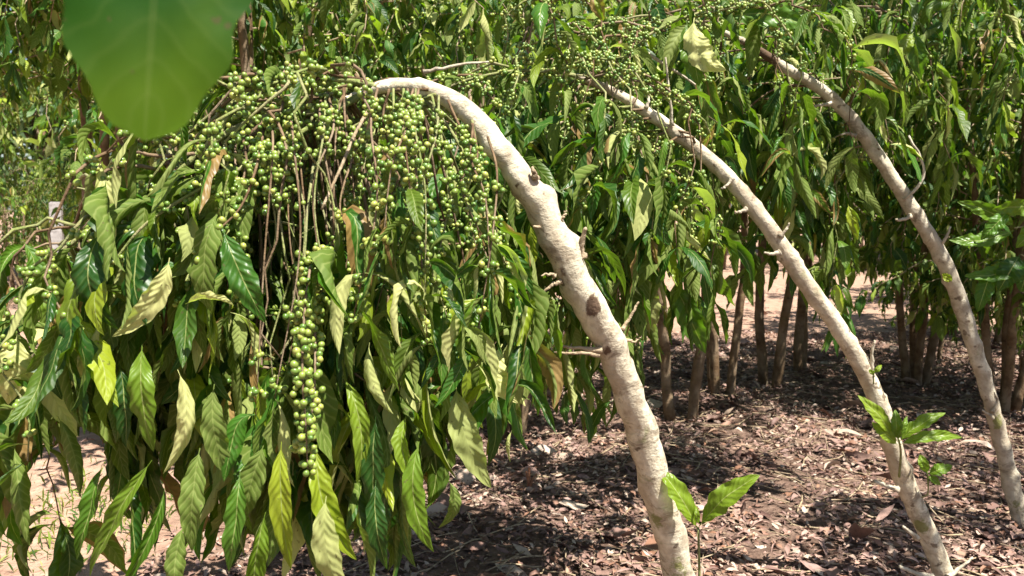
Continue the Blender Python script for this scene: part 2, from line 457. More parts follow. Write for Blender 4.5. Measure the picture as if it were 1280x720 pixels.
def leaves_on(P, a=0.35, step=0.05, L=(0.12, 0.2), n=11, MV=4, young=.12, dry=.05, droop=1.5, keep=1.0, hue=(0, 1), ratio=0.115):
    X, T, s = along(P, step, a, 1.0)
    X = np.repeat(X, 2, 0); T = np.repeat(T, 2, 0); s = np.repeat(s, 2)
    sgn = np.tile([1, -1], len(X) // 2)[:, None]
    side = nrm(np.cross(T, UP) + R.normal(0, .5, X.shape)) * sgn
    D = nrm(side * .8 + T * .5 + R.normal(0, .25, X.shape) + [0, 0, .15])
    # leaves at the tip
    k = R.integers(2, 4); X = np.vstack([X, np.repeat(P[-1:], k, 0)])
    D = np.vstack([D, nrm(np.repeat((P[-1:] - P[-2:-1]) * 8, k, 0) + R.normal(0, .45, (k, 3)))])
    m = R.random(len(X)) < keep; X, D = X[m], D[m]
    K = len(X)
    if K == 0: return None
    LL = R.uniform(*L, K)
    g = leaf_batch(X, D, LL, LL * R.uniform(ratio * .7, ratio * 1.3, K), n=n, MV=MV, droop=droop * R.uniform(.5, 1.8, K), tint=tints(K, young, dry, hue),
                   fold=R.uniform(.05, 1.0, K), corr=0.014, wrinkle=.15, ripple=0.075, curl=R.uniform(-1.1, 1.2, K), twist=1.3)
    return cull(g, n * (MV + 1)) if TRK else g


def cat(parts):
    parts = [p for p in parts if p is not None]
    V, Q, U, T, off = [], [], [], [], 0
    for p in parts:
        V.append(p[0]); Q.append(p[1] + off); off += len(p[0])
        if len(p) == 4: U.append(p[2])
        T.append(p[-1])
    return np.vstack(V), np.vstack(Q), (np.vstack(U) if U else None), np.vstack(T)


def hero_leaf(thing, base, tip, w, dY=0.0, bow=0.0, belly=0.02, under=False, roll=0.0, tint=(.5, 0, -.3), fold=.25, curl=0.0,
              name='leaf', label=None, twist=0.0, parent=None, rip=.03, tipw=1.0, corr=.009, pw=.78, mat='leaf'):
    """one large leaf seen from base pixel to tip pixel; base=(px,py,Y)"""
    a = at(*base); b = at(tip[0], tip[1], base[2] + dY)
    n = 34; u = np.linspace(0, 1, n)[:, None]
    d = b - a; L = np.linalg.norm(d); mid = (a + b) / 2
    toc = nrm(CAM - mid); per = nrm(np.cross(d, toc))
    c = mid + per * (bow * base[2] / F) * 2 + toc * belly * 2
    C = (1 - u) ** 2 * a + 2 * u * (1 - u) * c + u ** 2 * b
    T = nrm(np.gradient(C, axis=0))
    Nd = -toc if under else toc
    S = np.cross(T, np.broadcast_to(Nd, T.shape)); S = nrm(S); Bn = np.cross(T, S)
    tw = roll + twist * (u - .5)
    S = np.cos(tw) * S + np.sin(tw) * Bn
    V, Q, uv, t = leaf_geo(C[None], S[None], [w * .80 / 2 * base[2] / F], fold=fold, corr=corr, ripple=rip, MV=10, wrinkle=.17 if mat == 'leaf' else .02, tint=[tint], curl=curl, tip=tipw, pw=pw)
    ob = thing.part(name, V, Q, M[mat], parent, uv=uv, tint=t)
    if label: ob['label'] = label
    return ob


def px_path(pts, n=60):
    P = np.array([at(*p[:3]) for p in pts]); return catmull(P, n)


def px_rad(pts, n=60):
    r = np.array([p[3] * p[2] / F / 2 for p in pts]); return np.interp(np.linspace(0, 1, n), np.linspace(0, 1, len(r)), r) * .70


def stub(thing, pts, mat='twig', name='twig_stub', label=None):
    if len(pts) == 3: pts = [pts[0], *[tuple(np.array(pts[0][:3]) + (np.array(p[:3]) - np.array(pts[0][:3])) * .85) + (p[3],) for p in pts[1:]]]
    P = px_path(pts, 12); r = px_rad(pts, 12) * np.linspace(1.0, .85, 12) * (1 + (0.8 * np.exp(-np.arange(12) / 1.4) if len(pts) == 3 else 0)) * (1 + R.normal(0, .06, 12)); P = P + R.normal(0, .0010, P.shape)
    V, Fc = tube(P, r, 7, .06)
    return thing.part(name, V, Fc, M[mat], label=label)


def finish_clusters(thing, clusters, limit=100):
    """clusters: (centre, tangent, k, r, parent). the ones that show largest are parts of their own"""
    clusters[:] = [c for c in clusters if not pruned(c[0][None, None], None)[0]]
    clusters.sort(key=lambda c: np.linalg.norm(c[0] - CAM) / (c[2] ** .5))
    rest = []
    for i, (p, t, k, r, par) in enumerate(clusters):
        P = cluster_points(p, t, k, r)
        if len(P) == 0: continue
        if i < limit:
            V, Fc, tt = berries(P, r * R.uniform(.66, 1.15, len(P)), tone=R.uniform(.2, .6))
            thing.part('cherry_cluster', V, Fc, M['cherry'], par, tint=tt)
        else: rest.append(P)
    if rest:
        P = np.vstack(rest); V, Fc, tt = berries(P, .0047 * R.uniform(.66, 1.15, len(P)), tone=.4)
        ob = thing.part('cherry_clusters', V, Fc, M['cherry'], tint=tt); ob['kind'] = 'stuff'


def add_branch(thing, P, r0, clusters, leaf_kw, cherry=(0.05, .75), cstep=.036, cn=(5, 13), cr=.0047, mat=None, cprob=.7):
    if mat is None: mat = 'green_twig' if R.random() < .4 else 'bark_brown'
    n = len(P); V, Fc = tube(P, np.linspace(r0, r0 * .35, n), 6)
    br = thing.part('branch', V, Fc, M[mat])
    if leaf_kw is not None:
        lv = leaves_on(P, **leaf_kw)
        if lv: thing.part('foliage', lv[0], lv[1], M['leaf'], br, uv=lv[2], tint=lv[3])
    if cherry:
        X, T, s = along(P, cstep, *cherry)
        for x, t in zip(X, T):
            if R.random() < cprob: clusters.append((x, t, int(R.integers(*cn)), cr, br))
    return br


# =====================================================================  NEAREST TREE
tr1 = [(862, 905, 1.78, 62), (858, 800, 1.74, 58), (846, 715, 1.70, 56), (812, 575, 1.62, 56), (776, 462, 1.55, 55), (738, 388, 1.50, 60), (702, 312, 1.47, 54),
       (664, 242, 1.45, 48), (622, 182, 1.44, 42), (582, 138, 1.44, 37), (540, 114, 1.44, 31), (492, 106, 1.44, 26), (455, 115, 1.44, 17), (425, 128, 1.43, 12), (392, 140, 1.40, 8), (352, 147, 1.36, 6)]
b0 = at(*tr1[0][:3]); b0[2] = gz(b0[0], b0[1]) - .02
T1 = Thing('coffee_tree', 'nearest coffee tree, thick pale trunk arching left over a curtain of green cherries', 'tree',
           [b0[0], b0[1], b0[2] + .02], 'coffee trees with arched pale trunks')
P = np.vstack([[b0], px_path(tr1, 190)]); r = np.concatenate([[.052], px_rad(tr1, 190)])
V, Fc = tube(P, r, 20, .022, knots=46)
T1.part('trunk', V, Fc, M['bark'], tint=marks(V, [(742, 385, 1.46, .022, .9, 0), (738, 372, 1.44, .012, .2, .9), (690, 300, 1.42, .018, .7, .4), (560, 150, 1.40, .014, .9, 0),
    (600, 190, 1.40, .012, .8, 0), (530, 118, 1.4, .014, .6, 0), (840, 545, 1.58, .024, .5, .9), (835, 530, 1.56, .014, .8, 0), (815, 660, 1.62, .03, .3, .8), (700, 345, 1.44, .02, .8, .2),
    (645, 235, 1.42, .010, .9, 0), (760, 440, 1.5, .012, .8, 0), (450, 112, 1.42, .03, .5, 0), (850, 715, 1.66, .05, 0, .5)]))
for pts in [[(728, 322, 1.46, 12), (726, 300, 1.45, 11), (734, 278, 1.44, 8)], [(752, 438, 1.5, 9), (715, 434, 1.5, 7), (681, 431, 1.5, 5)],
            [(748, 444, 1.5, 7), (715, 441, 1.49, 6), (684, 440, 1.49, 4)], [(778, 412, 1.52, 6), (790, 392, 1.52, 6), (802, 372, 1.52, 4)],
            [(702, 352, 1.46, 7), (690, 356, 1.45, 7), (676, 366, 1.44, 5)], [(588, 132, 1.44, 7), (587, 122, 1.44, 6), (588, 108, 1.44, 5)],
            [(690, 290, 1.45, 8), (674, 284, 1.44, 7), (662, 282, 1.43, 4)], [(700, 275, 1.45, 6), (706, 268, 1.45, 5), (709, 260, 1.45, 3)],
            [(694, 345, 1.45, 6), (684, 343, 1.44, 5), (672, 345, 1.43, 3)], [(783, 425, 1.53, 5), (795, 428, 1.53, 4), (803, 420, 1.53, 3)],
            [(668, 225, 1.43, 10), (668, 215, 1.42, 10), (664, 207, 1.42, 7)]]:
    stub(T1, pts)
add_trk(tr1, .76)
TRK.append((np.array([66, 70, 112, 55.]), np.array([258, 292, 570, 605.]), np.array([26, 20, 20, 22.]), np.full(4, 9.)))
TRK.append((np.array([402, 362, 345, 350, 330.]), np.array([228, 290, 365, 425, 330]), np.array([34, 34, 30, 24, 24.]), np.full(5, 1.35)))
TRK.append((np.array([710, 625., 560]), np.array([640, 705., 745]), np.array([82, 52., 50]), np.full(3, 9.)))   # gaps seen through the crown
CL = []
# explicit long branches carrying on from the tip of the arch
tipP = [(455, 116, 1.44), (425, 132, 1.42), (380, 142, 1.38), (320, 150, 1.34), (260, 182, 1.30), (205, 232, 1.27), (150, 268, 1.25), (95, 300, 1.23), (50, 345, 1.22), (8, 420, 1.21)]
tipQ = [(470, 108, 1.44), (430, 100, 1.40), (372, 101, 1.36), (310, 112, 1.34), (255, 150, 1.34), (205, 195, 1.35)]
tipR = [(440, 125, 1.43), (385, 160, 1.34), (310, 205, 1.26), (235, 245, 1.2), (180, 282, 1.17), (140, 330, 1.16)]
main_paths = []
for pts, r0, cs in ((tipP, .0075, .030), (tipQ, .006, .034), (tipR, .005, .034)):
    P = px_path(pts, 40); main_paths.append(P)
    add_branch(T1, P, r0, CL, dict(a=.2, step=.06, L=(.08, .15), n=13, MV=6, young=.25), cherry=(.08, .98), cstep=cs, cn=(4, 9), mat='green_twig')
# bare twig hanging in front
P = px_path([(470, 122, 1.36), (445, 165, 1.31), (428, 205, 1.28), (402, 262, 1.25)], 20)
V, Fc = tube(P, np.linspace(.0034, .0022, 20), 7, .1, knots=6); T1.part('branch', V, Fc, M['twig'], label='bare thin twig hanging in front of the cherries')
for a_, b_ in [((505, 112, 1.42), (330, 330, 1.2)), ((560, 140, 1.42), (590, 260, 1.3))]: pass

# curtain: side branches fall from the arch and from its drooping tip
src = []
trP = px_path(tr1, 200)
for q in np.linspace(.62, .97, 28): src.append((trP[int(q * 199)], 'trunk', q))
for P in main_paths[:2]:
    for q in np.linspace(.08, .80, 17): src.append((P[int(q * 39)], 'tip', q))
for i, (s, kind, q) in enumerate(src):
    sx_ = s[0]
    if kind == 'trunk':
        az = R.uniform(1.3, 3.3) if q < .86 else R.uniform(2.0, 5.0)
        out = R.uniform(.10, .32); drop = R.uniform(.22, .52)
    else:
        az = R.choice([R.uniform(3.4, 5.2), R.uniform(1.2, 2.9)]); out = R.uniform(.10, .26); drop = R.uniform(.2, .58) * (1 - .45 * q)
    P = droop_path(s, az, out, drop, rise=.03, wob=.05)
    if (P[:, 1] < 1.10).any(): continue
    pj = (P[-1][0] / P[-1][1]) * F + 640
    add_branch(T1, P, .0032, CL, dict(a=.58, step=.05, L=(.11, .19), n=13, MV=6, young=.2, dry=.08), cherry=(.10, .95), cstep=.036, cn=(4, 11), cprob=.66)
# a lower tier of leafy branches reaching down behind, fills the skirt
for i in range(50):
    x0 = R.uniform(90, 640); lo = 250 + 60 * R.random()
    Y0 = R.uniform(1.35, 2.0); s = at(x0, lo + R.uniform(-60, 60), Y0)
    px_end = x0; maxdrop = .42 if x0 < 500 else .30
    P = droop_path(s, R.uniform(0, 6.28), R.uniform(.05, .18), R.uniform(.15, maxdrop), rise=.01, wob=.05)
    # reach back to the arch so nothing floats
    k = np.argmin(np.linalg.norm(trP[140:] - s, axis=1)); hub = trP[140 + k] if x0 > 330 else main_paths[0][int(np.interp(x0, [90, 330], [28, 10]))]
    C0 = catmull([hub, hub * .5 + s * .5 + [0, 0, .05], s], 12)
    P = np.vstack([C0[:-1], P])
    add_branch(T1, P, .0036, CL, dict(a=.6, step=.036, L=(.12, .20), n=13, MV=6, young=.2, dry=.1), cherry=(.35, .8), cstep=.05, cn=(4, 10), cprob=.6)
for i in range(50):
    x0 = R.uniform(75, 500); s = at(x0, R.uniform(380, 470), R.uniform(1.3, 1.75))
    P = droop_path(s, R.uniform(0, 6.28), R.uniform(.03, .12), R.uniform(.10, .26) if x0 > 90 else .12, rise=.01, wob=.04)
    hub = main_paths[0][int(np.interp(x0, [20, 480], [36, 4]))]
    P = np.vstack([catmull([hub, hub * .5 + s * .5 + [0, .04, .03], s], 12)[:-1], P])
    add_branch(T1, P, .0034, CL, dict(a=.6, step=.036, L=(.14, .22), n=13, MV=6, young=.2, dry=.1), cherry=(.4, .7), cstep=.05, cn=(4, 10), cprob=.4)
# hanging cherry strings seen in front
for pts in [[(392, 205, 1.30), (385, 260, 1.24), (380, 330, 1.2), (376, 420, 1.19), (382, 500, 1.18), (384, 575, 1.18)],
            [(330, 160, 1.3), (320, 210, 1.2), (300, 260, 1.17), (262, 300, 1.15), (240, 350, 1.14)],
            [(470, 120, 1.4), (440, 200, 1.3), (425, 260, 1.26), (445, 300, 1.25)],
            [(540, 120, 1.42), (555, 190, 1.36), (560, 260, 1.33), (545, 330, 1.31), (540, 372, 1.3)],
            [(520, 118, 1.42), (505, 200, 1.33), (492, 270, 1.3), (488, 340, 1.29)],
            [(590, 150, 1.42), (600, 210, 1.40), (610, 290, 1.38), (640, 350, 1.38), (655, 410, 1.38)],
            [(350, 140, 1.35), (335, 200, 1.25), (345, 290, 1.22), (330, 350, 1.21)],
            [(560, 125, 1.42), (585, 190, 1.38), (580, 240, 1.36), (600, 330, 1.35)]]:
    P = px_path(pts, 26)
    add_branch(T1, P, .0026, CL, None, cherry=(.1, 1.0), cstep=.026, cn=(5, 12), cprob=.9)
KEEP = []
for pts in [[(388, 330, 1.20), (380, 400, 1.11), (378, 470, 1.07), (382, 530, 1.06), (385, 592, 1.06)], [(392, 360, 1.2), (394, 450, 1.1), (389, 520, 1.08), (374, 560, 1.08)]]:
    add_branch(T1, px_path(pts, 24), .0022, KEEP, None, cherry=(.1, 1), cstep=.021, cn=(6, 12), cr=.0050, cprob=1, mat='bark_brown')
for i in range(34):
    x0 = R.uniform(215, 610); y0 = np.interp(x0, [200, 300, 430, 540, 620], [215, 150, 110, 112, 180]); Yf = R.uniform(1.16, 1.34); yl = y0 + R.uniform(150, 420)
    if x0 > 520: yl = min(yl, 430)
    if x0 < 300: yl = min(yl, 390)
    P = px_path([(x0, y0, 1.40), (x0 + R.uniform(-14, 14), y0 + 45, Yf + .06), (x0 + R.uniform(-25, 20), (y0 + yl) / 2, Yf), (x0 + R.uniform(-35, 25), yl, Yf - .02)], 24)
    add_branch(T1, P, .0024, CL, dict(a=.80, step=.05, L=(.08, .15), n=13, MV=6, young=.2), cherry=(.12, 1.0), cstep=.027, cn=(3, 10), cprob=.8, mat='bark_brown' if i % 3 else 'green_twig')
for p, t, k, r, par in KEEP:
    P = cluster_points(p, t, k, r); V, Fc, tt = berries(P, r * R.uniform(.7, 1.12, len(P)), tone=.5); T1.part('cherry_cluster', V, Fc, M['cherry'], par, tint=tt)
finish_clusters(T1, CL, 100 - len(KEEP))

PALE = (.2, .75, -.4); CREAM = (0, 1, -.4); YG = (.8, .85, -.3); BG = (1, .35, -.4); DK = (.1, 0, -.4); OLV = (.6, .05, -.3); MG = (.8, .1, -.3)
HL = [  # base, tip, width, options
    ((212, 322, 1.12), (140, 421, ), 36, dict(under=True, tint=CREAM, bow=-14, fold=.5)),
    ((22, 418, 1.16), (10, 506), 54, dict(under=True, tint=CREAM, fold=.3)),
    ((98, 335, 1.15), (68, 482), 32, dict(tint=(.5, .7, .55), fold=.5, bow=4, label='withered yellow and brown leaf')),
    ((128, 288, 1.13), (148, 412), 44, dict(tint=DK, roll=.2, rip=.04)),
    ((125, 405, 1.12), (88, 486), 46, dict(under=True, tint=PALE, roll=.5)),
    ((222, 462, 1.10), (204, 592), 40, dict(under=True, tint=CREAM, bow=-18, fold=.4)),
    ((178, 430, 1.13), (192, 565), 40, dict(tint=BG, rip=.07, roll=.3)),
    ((232, 380, 1.10), (292, 382), 22, dict(under=True, tint=CREAM, bow=-8, roll=1.0)),
    ((278, 285, 1.13), (332, 404), 44, dict(tint=(.6, .0, -.3), bow=3)),
    ((494, 372, 1.24), (568, 380), 24, dict(under=True, tint=CREAM, bow=8, roll=-1.0)),
    ((462, 428, 1.18), (492, 518), 36, dict(under=True, tint=(.5, .6, -.3), bow=12)),
    ((352, 552, 1.06), (364, 712), 38, dict(tint=(.8, 1, -.2), fold=.45, roll=.25)),
    ((396, 556, 1.08), (446, 700), 46, dict(tint=(.8, .8, -.2), bow=16, roll=-.2)),
    ((408, 620, 1.05), (436, 752), 44, dict(tint=YG, bow=14, under=True)),
    ((510, 515, 1.18), (516, 604), 30, dict(tint=(1, .5, -.2), roll=.3)),
    ((524, 552, 1.14), (542, 690), 36, dict(tint=(1, .32, -.3), rip=.05)),
    ((535, 446, 1.20), (572, 600), 32, dict(tint=(.9, .8, -.2), fold=.5, roll=.3)),
    ((570, 480, 1.22), (614, 610), 46, dict(under=True, tint=(.6, .45, -.3), bow=10)),
    ((572, 238, 1.30), (628, 328), 24, dict(under=True, tint=(.7, .3, -.2), fold=.7, roll=.5)),
    ((628, 430, 1.30), (648, 504), 36, dict(under=True, tint=CREAM)),
    ((18, 555, 1.14), (38, 684), 48, dict(tint=OLV, under=True, roll=.1)),
    ((72, 520, 1.16), (100, 622), 46, dict(tint=OLV, under=True, bow=-6)),
    ((190, 575, 1.10), (112, 722), 34, dict(tint=BG, bow=6, fold=.5, roll=.5)),
    ((206, 610, 1.09), (150, 735), 36, dict(tint=MG, bow=-8, fold=.5)),
    ((128, 580, 1.15), (96, 700), 34, dict(tint=MG, roll=.5)),
    ((314, 425, 1.16), (332, 535), 15, dict(tint=(.2, .3, .8), fold=.8, label='dry pinkish brown leaf')),
    ((428, 470, 1.18), (446, 604), 34, dict(tint=(.9, .5, -.2), fold=.5, rip=.07)),
    ((332, 640, 1.05), (318, 760), 44, dict(tint=BG, roll=-.2)),
    ((640, 538, 1.3), (638, 578), 15, dict(under=True, tint=PALE)),
    ((268, 480, 1.13), (292, 600), 38, dict(tint=MG, under=True)),
    ((250, 560, 1.10), (240, 690), 40, dict(tint=OLV, under=True, roll=.3)),
    ((385, 440, 1.20), (360, 560), 36, dict(tint=DK)),
    ((470, 520, 1.16), (468, 650), 38, dict(tint=DK, roll=.3)),
    ((660, 420, 1.36), (672, 520), 38, dict(tint=(.2, .05, -.3), roll=-.2)),
    ((695, 380, 1.42), (700, 448), 24, dict(tint=BG, roll=.5)),
    ((560, 600, 1.2), (548, 660), 22, dict(tint=OLV, under=True)),
    ((330, 555, 1.12), (300, 660), 40, dict(tint=OLV, under=True)),
    ((230, 655, 1.06), (222, 760), 42, dict(tint=OLV, under=True)),
    ((590, 380, 1.27), (612, 470), 34, dict(tint=(.5, .1, -.3), roll=.3)),
    ((150, 455, 1.15), (158, 560), 36, dict(tint=DK, roll=.4)),
    ((62, 420, 1.18), (78, 500), 30, dict(tint=DK)),
    ((42, 470, 1.17), (52, 575), 34, dict(tint=DK, roll=.2)),
    ((28, 300, 1.3), (18, 380), 30, dict(tint=MG, roll=-.3)),
    ((60, 350, 1.22), (40, 410), 24, dict(tint=BG, roll=.3)),
    ((300, 590, 1.1), (286, 715), 38, dict(tint=MG, roll=.3)),
    ((470, 600, 1.15), (484, 712), 34, dict(tint=DK)),
    ((160, 600, 1.12), (170, 730), 38, dict(tint=DK, roll=-.3)),
]
for k_, (b_, t_, w_, kw) in enumerate(HL):
    if 'bow' not in kw: kw['bow'] = R.normal(0, 9)
    hero_leaf(T1, b_, t_, w_, dY=R.uniform(-.03, .03), **{'twist': R.normal(0, .3 if kw.get('under') else .8), 'curl': R.uniform(-.6, .9), 'fold': R.uniform(.1, .6), **kw})

# young shoot at the foot of the trunk
def shoot(thing, stem, leaves, rad=.0035):
    P = px_path([s[:3] for s in stem], 12); V, Fc = tube(P, np.linspace(rad, rad * .7, 12), 7)
    st = thing.part('shoot', V, Fc, M['green_twig'])
    for b_, t_, w_, kw in leaves: hero_leaf(thing, b_, t_, w_, parent=st, **kw)

shoot(T1, [(868, 800, 1.69), (874, 735, 1.62), (873, 660, 1.60)], [
    ((872, 662, 1.60), (822, 584), 34, dict(tint=(1, .5, -.4), roll=.45, dY=.02, bow=4, tipw=.4)),
    ((874, 658, 1.60), (950, 594), 38, dict(tint=(1, .45, -.4), roll=-.35, dY=-.05, bow=-6, tipw=.4)),
    ((873, 655, 1.60), (870, 632), 9, dict(tint=(1, .5, -.4)))])

# =====================================================================  SECOND TREE
tr2 = [(1200, 775, 2.28, 40), (1176, 712, 2.25, 36), (1130, 595, 2.2, 34), (1095, 500, 2.17, 31), (1050, 412, 2.14, 31), (1000, 342, 2.12, 30), (950, 272, 2.1, 28),
       (900, 211, 2.1, 26), (850, 168, 2.1, 24), (800, 135, 2.1, 20), (762, 113, 2.1, 15), (720, 95, 2.1, 9)]
b0 = at(*tr2[0][:3]); b0 = np.array([b0[0] + .02, b0[1], gz(b0[0], b0[1])])
T2 = Thing('coffee_tree', 'second coffee tree, slimmer pale trunk arching left with leafy shoots low on it', 'tree', b0, 'coffee trees with arched pale trunks')
P = np.vstack([[b0 - [0, 0, .03]], px_path(tr2, 170)]); r = np.concatenate([[.05], px_rad(tr2, 170)])
V, Fc = tube(P, r, 16, .022, knots=40); T2.part('trunk', V, Fc, M['bark'], tint=marks(V, [(1150, 660, 2.2, .03, 0, .8), (1125, 585, 2.15, .03, .7, .4), (1040, 395, 2.1, .02, .7, 0), (930, 250, 2.07, .015, .8, 0), (780, 122, 2.07, .03, .5, 0), (1100, 505, 2.13, .02, .6, .4), (970, 305, 2.08, .014, .7, 0)]))
for pts in [[(1089, 470, 2.15, 9), (1090, 445, 2.14, 7), (1094, 418, 2.13, 4)], [(1122, 612, 2.18, 8), (1105, 606, 2.17, 8), (1088, 600, 2.16, 7)],
            [(1146, 672, 2.2, 8), (1136, 664, 2.18, 8), (1127, 656, 2.17, 7)], [(1166, 722, 2.2, 9), (1142, 716, 2.2, 9), (1118, 706, 2.19, 8)],
            [(1186, 722, 2.2, 10), (1202, 708, 2.2, 7), (1222, 692, 2.2, 4)], [(765, 125, 2.05, 6), (738, 134, 2.03, 6), (706, 150, 2.0, 5), (676, 180, 1.98, 4)],
            [(840, 158, 2.08, 5), (836, 110, 2.06, 5), (830, 55, 2.05, 4)], [(758, 112, 2.08, 5), (760, 95, 2.07, 4), (762, 78, 2.06, 3)],
            [(808, 135, 2.08, 5), (812, 118, 2.08, 4), (814, 100, 2.08, 3)], [(932, 262, 2.08, 6), (925, 265, 2.07, 6), (918, 266, 2.07, 4)],
            [(975, 295, 2.08, 6), (985, 285, 2.08, 5), (988, 276, 2.08, 3)], [(975, 315, 2.08, 7), (962, 318, 2.07, 6), (952, 316, 2.06, 4)],
            [(800, 60, 2.2, 4), (900, 130, 2.3, 5), (870, 165, 2.3, 4)], [(530, 90, 1.95, 5), (580, 80, 1.95, 6), (625, 75, 1.98, 4)],
            [(915, 222, 2.08, 6), (905, 236, 2.07, 5), (900, 238, 2.07, 3)]]:
    stub(T2, pts, 'twig' if len(pts) > 3 else 'bark_grey')
TRK.clear(); add_trk(tr2, 1); add_trk([(1300, 740, 2.72, 32), (1283, 680, 2.7, 28), (1262, 592, 2.68, 27), (1240, 512, 2.66, 26), (1216, 425, 2.64, 26), (1186, 342, 2.62, 26), (1150, 276, 2.6, 25), (1110, 214, 2.6, 24), (1070, 156, 2.6, 22), (1030, 115, 2.6, 20), (982, 85, 2.6, 17), (950, 64, 2.6, 13)], 1)
TRK.append((np.array([860., 760, 950, 880]), np.array([590., 640, 520, 500]), np.array([85., 85, 95, 30]), np.full(4, 9.)))
CL = []
trP = px_path(tr2, 200)
t2b = px_path([(725, 96, 2.1), (680, 88, 2.05), (620, 92, 2.0), (560, 110, 2.0), (520, 150, 2.0)], 40)
t2c = px_path([(770, 112, 2.1), (790, 60, 2.15), (860, 20, 2.2), (930, 10, 2.3)], 40)
t2d = px_path([(745, 105, 2.1), (720, 60, 2.15), (700, 20, 2.2), (660, -10, 2.2)], 40)
for P in (t2b, t2c, t2d): add_branch(T2, P, .006, CL, dict(a=.3, step=.07, L=(.10, .17)), cherry=(.05, 1), cstep=.035)
src = [(trP[int(q * 199)], q) for q in np.linspace(.66, 1, 22)] + [(P[int(q * 39)], 1) for P in (t2b, t2c, t2d) for q in np.linspace(.1, 1, 11)]
for s, q in src:
    az = R.uniform(1.3, 4.0) if q < .97 else R.uniform(0, 6.28)
    sx_ = 640 + F * s[0] / s[1]; cap = .80 if sx_ < 845 else max(.10, .42 - (sx_ - 845) * .0022)
    P = droop_path(s, az, R.uniform(.12, .42) * (1 if cap > .5 else .7), min(cap, R.uniform(.25, .85)), rise=.04, wob=.06)
    if (P[:, 1] < 1.72).any(): P[:, 1] = 2 * s[1] - P[:, 1]
    add_branch(T2, P, .0034, CL, dict(a=.35, step=.052, L=(.11, .19), n=10, young=.14, dry=.08), cherry=(.05, .85), cstep=.033, cn=(4, 12), cprob=.85)
finish_clusters(T2, CL, 60)
HL = [((806, 342, 1.98), (814, 422), 38, dict(under=True, tint=(.3, .5, -.3), roll=.2)),
      ((828, 272, 2.0), (888, 326), 18, dict(under=True, tint=CREAM, fold=.7, roll=.6)),
      ((832, 270, 2.02), (876, 306), 14, dict(under=True, tint=PALE, fold=.6, roll=-.5)),
      ((868, 22, 2.0), (908, 88), 42, dict(under=True, tint=CREAM, bow=16)),
      ((858, 25, 2.02), (874, 108), 38, dict(tint=(.5, .2, -.3))),
      ((790, 260, 2.05), (800, 340), 30, dict(tint=DK)),
      ((748, 290, 2.0), (756, 380), 30, dict(tint=DK, roll=.3)),
      ((740, -12, 2.0), (754, 26), 22, dict(tint=(.3, .8, .6), label='dry yellowish leaf at the top')),
      ((842, 350, 2.05), (882, 442), 40, dict(tint=(.8, .1, -.3), roll=.2)),
      ((822, 310, 2.05), (806, 420), 22, dict(tint=BG, fold=.5, roll=.4)),
      ((806, 300, 2.05), (790, 400), 26, dict(tint=MG, fold=.5)),
      ((780, 400, 2.1), (775, 500), 34, dict(tint=OLV, under=True))]
for b_, t_, w_, kw in HL: hero_leaf(T2, b_, t_, w_, dY=R.uniform(-.03, .03), twist=R.normal(0, .3), **kw)
shoot(T2, [(1124, 596, 2.15), (1126, 565, 2.10), (1122, 545, 2.08)], [
    ((1122, 552, 2.08), (1072, 494), 24, dict(tint=(1, .6, -.4), roll=.5, bow=3, tipw=.5)),
    ((1122, 556, 2.08), (1090, 528), 20, dict(tint=(1, .6, -.4), roll=.3, tipw=.5)),
    ((1124, 552, 2.08), (1182, 516), 24, dict(tint=(1, .4, -.4), roll=-.5, bow=-4, tipw=.5)),
    ((1125, 556, 2.08), (1203, 547), 20, dict(tint=(1, .4, -.4), roll=-.3, bow=-6, tipw=.5)),
    ((1122, 550, 2.08), (1119, 512), 18, dict(tint=(1, .3, -.4), roll=.2, tipw=.5)),
    ((1122, 550, 2.08), (1134, 520), 14, dict(tint=(1, .3, -.4), roll=.8, tipw=.5))])
shoot(T2, [(1152, 622, 2.18), (1160, 616, 2.17), (1159, 588, 2.16)], [
    ((1159, 592, 2.16), (1150, 568), 16, dict(tint=(1, .4, -.4), tipw=.4)),
    ((1160, 592, 2.16), (1190, 582), 20, dict(tint=(1, .3, -.4), roll=-.3, tipw=.4)),
    ((1160, 594, 2.16), (1176, 606), 12, dict(tint=(1, .3, -.4), roll=-.3, tipw=.4))], .0028)
shoot(T2, [(1092, 480, 2.12), (1092, 470, 2.11), (1093, 464, 2.1)], [((1093, 466, 2.1), (1102, 456), 8, dict(tint=(1, .6, -.4))), ((1093, 468, 2.1), (1086, 462), 7, dict(tint=(1, .6, -.4)))], .002)

# =====================================================================  THIRD TREE
tr3 = [(1300, 740, 2.72, 32), (1283, 680, 2.7, 28), (1262, 592, 2.68, 27), (1240, 512, 2.66, 26), (1216, 425, 2.64, 26), (1186, 342, 2.62, 26), (1150, 276, 2.6, 25), (1110, 214, 2.6, 24),
       (1070, 156, 2.6, 22), (1030, 115, 2.6, 20), (982, 85, 2.6, 17), (940, 58, 2.6, 13), (900, 38, 2.6, 9)]
b0 = at(*tr3[0][:3]); b0 = np.array([b0[0] + .02, b0[1], gz(b0[0], b0[1])])
T3 = Thing('coffee_tree', 'third coffee tree at the right, thin greyish trunk arching up to the left', 'tree', b0, 'coffee trees with arched pale trunks')
P = np.vstack([[b0 - [0, 0, .03]], px_path(tr3, 160)]); r = np.concatenate([[.045], px_rad(tr3, 160)])
V, Fc = tube(P, r, 14, .022, knots=40); T3.part('trunk', V, Fc, M['bark_grey'], tint=marks(V, [(1212, 405, 2.6, .03, .7, .2), (1250, 530, 2.62, .03, .2, .9), (1270, 640, 2.65, .04, .2, .7), (1150, 275, 2.57, .02, .7, 0), (950, 66, 2.6, .10, .8, 0), (1030, 115, 2.57, .03, .5, 0)]))
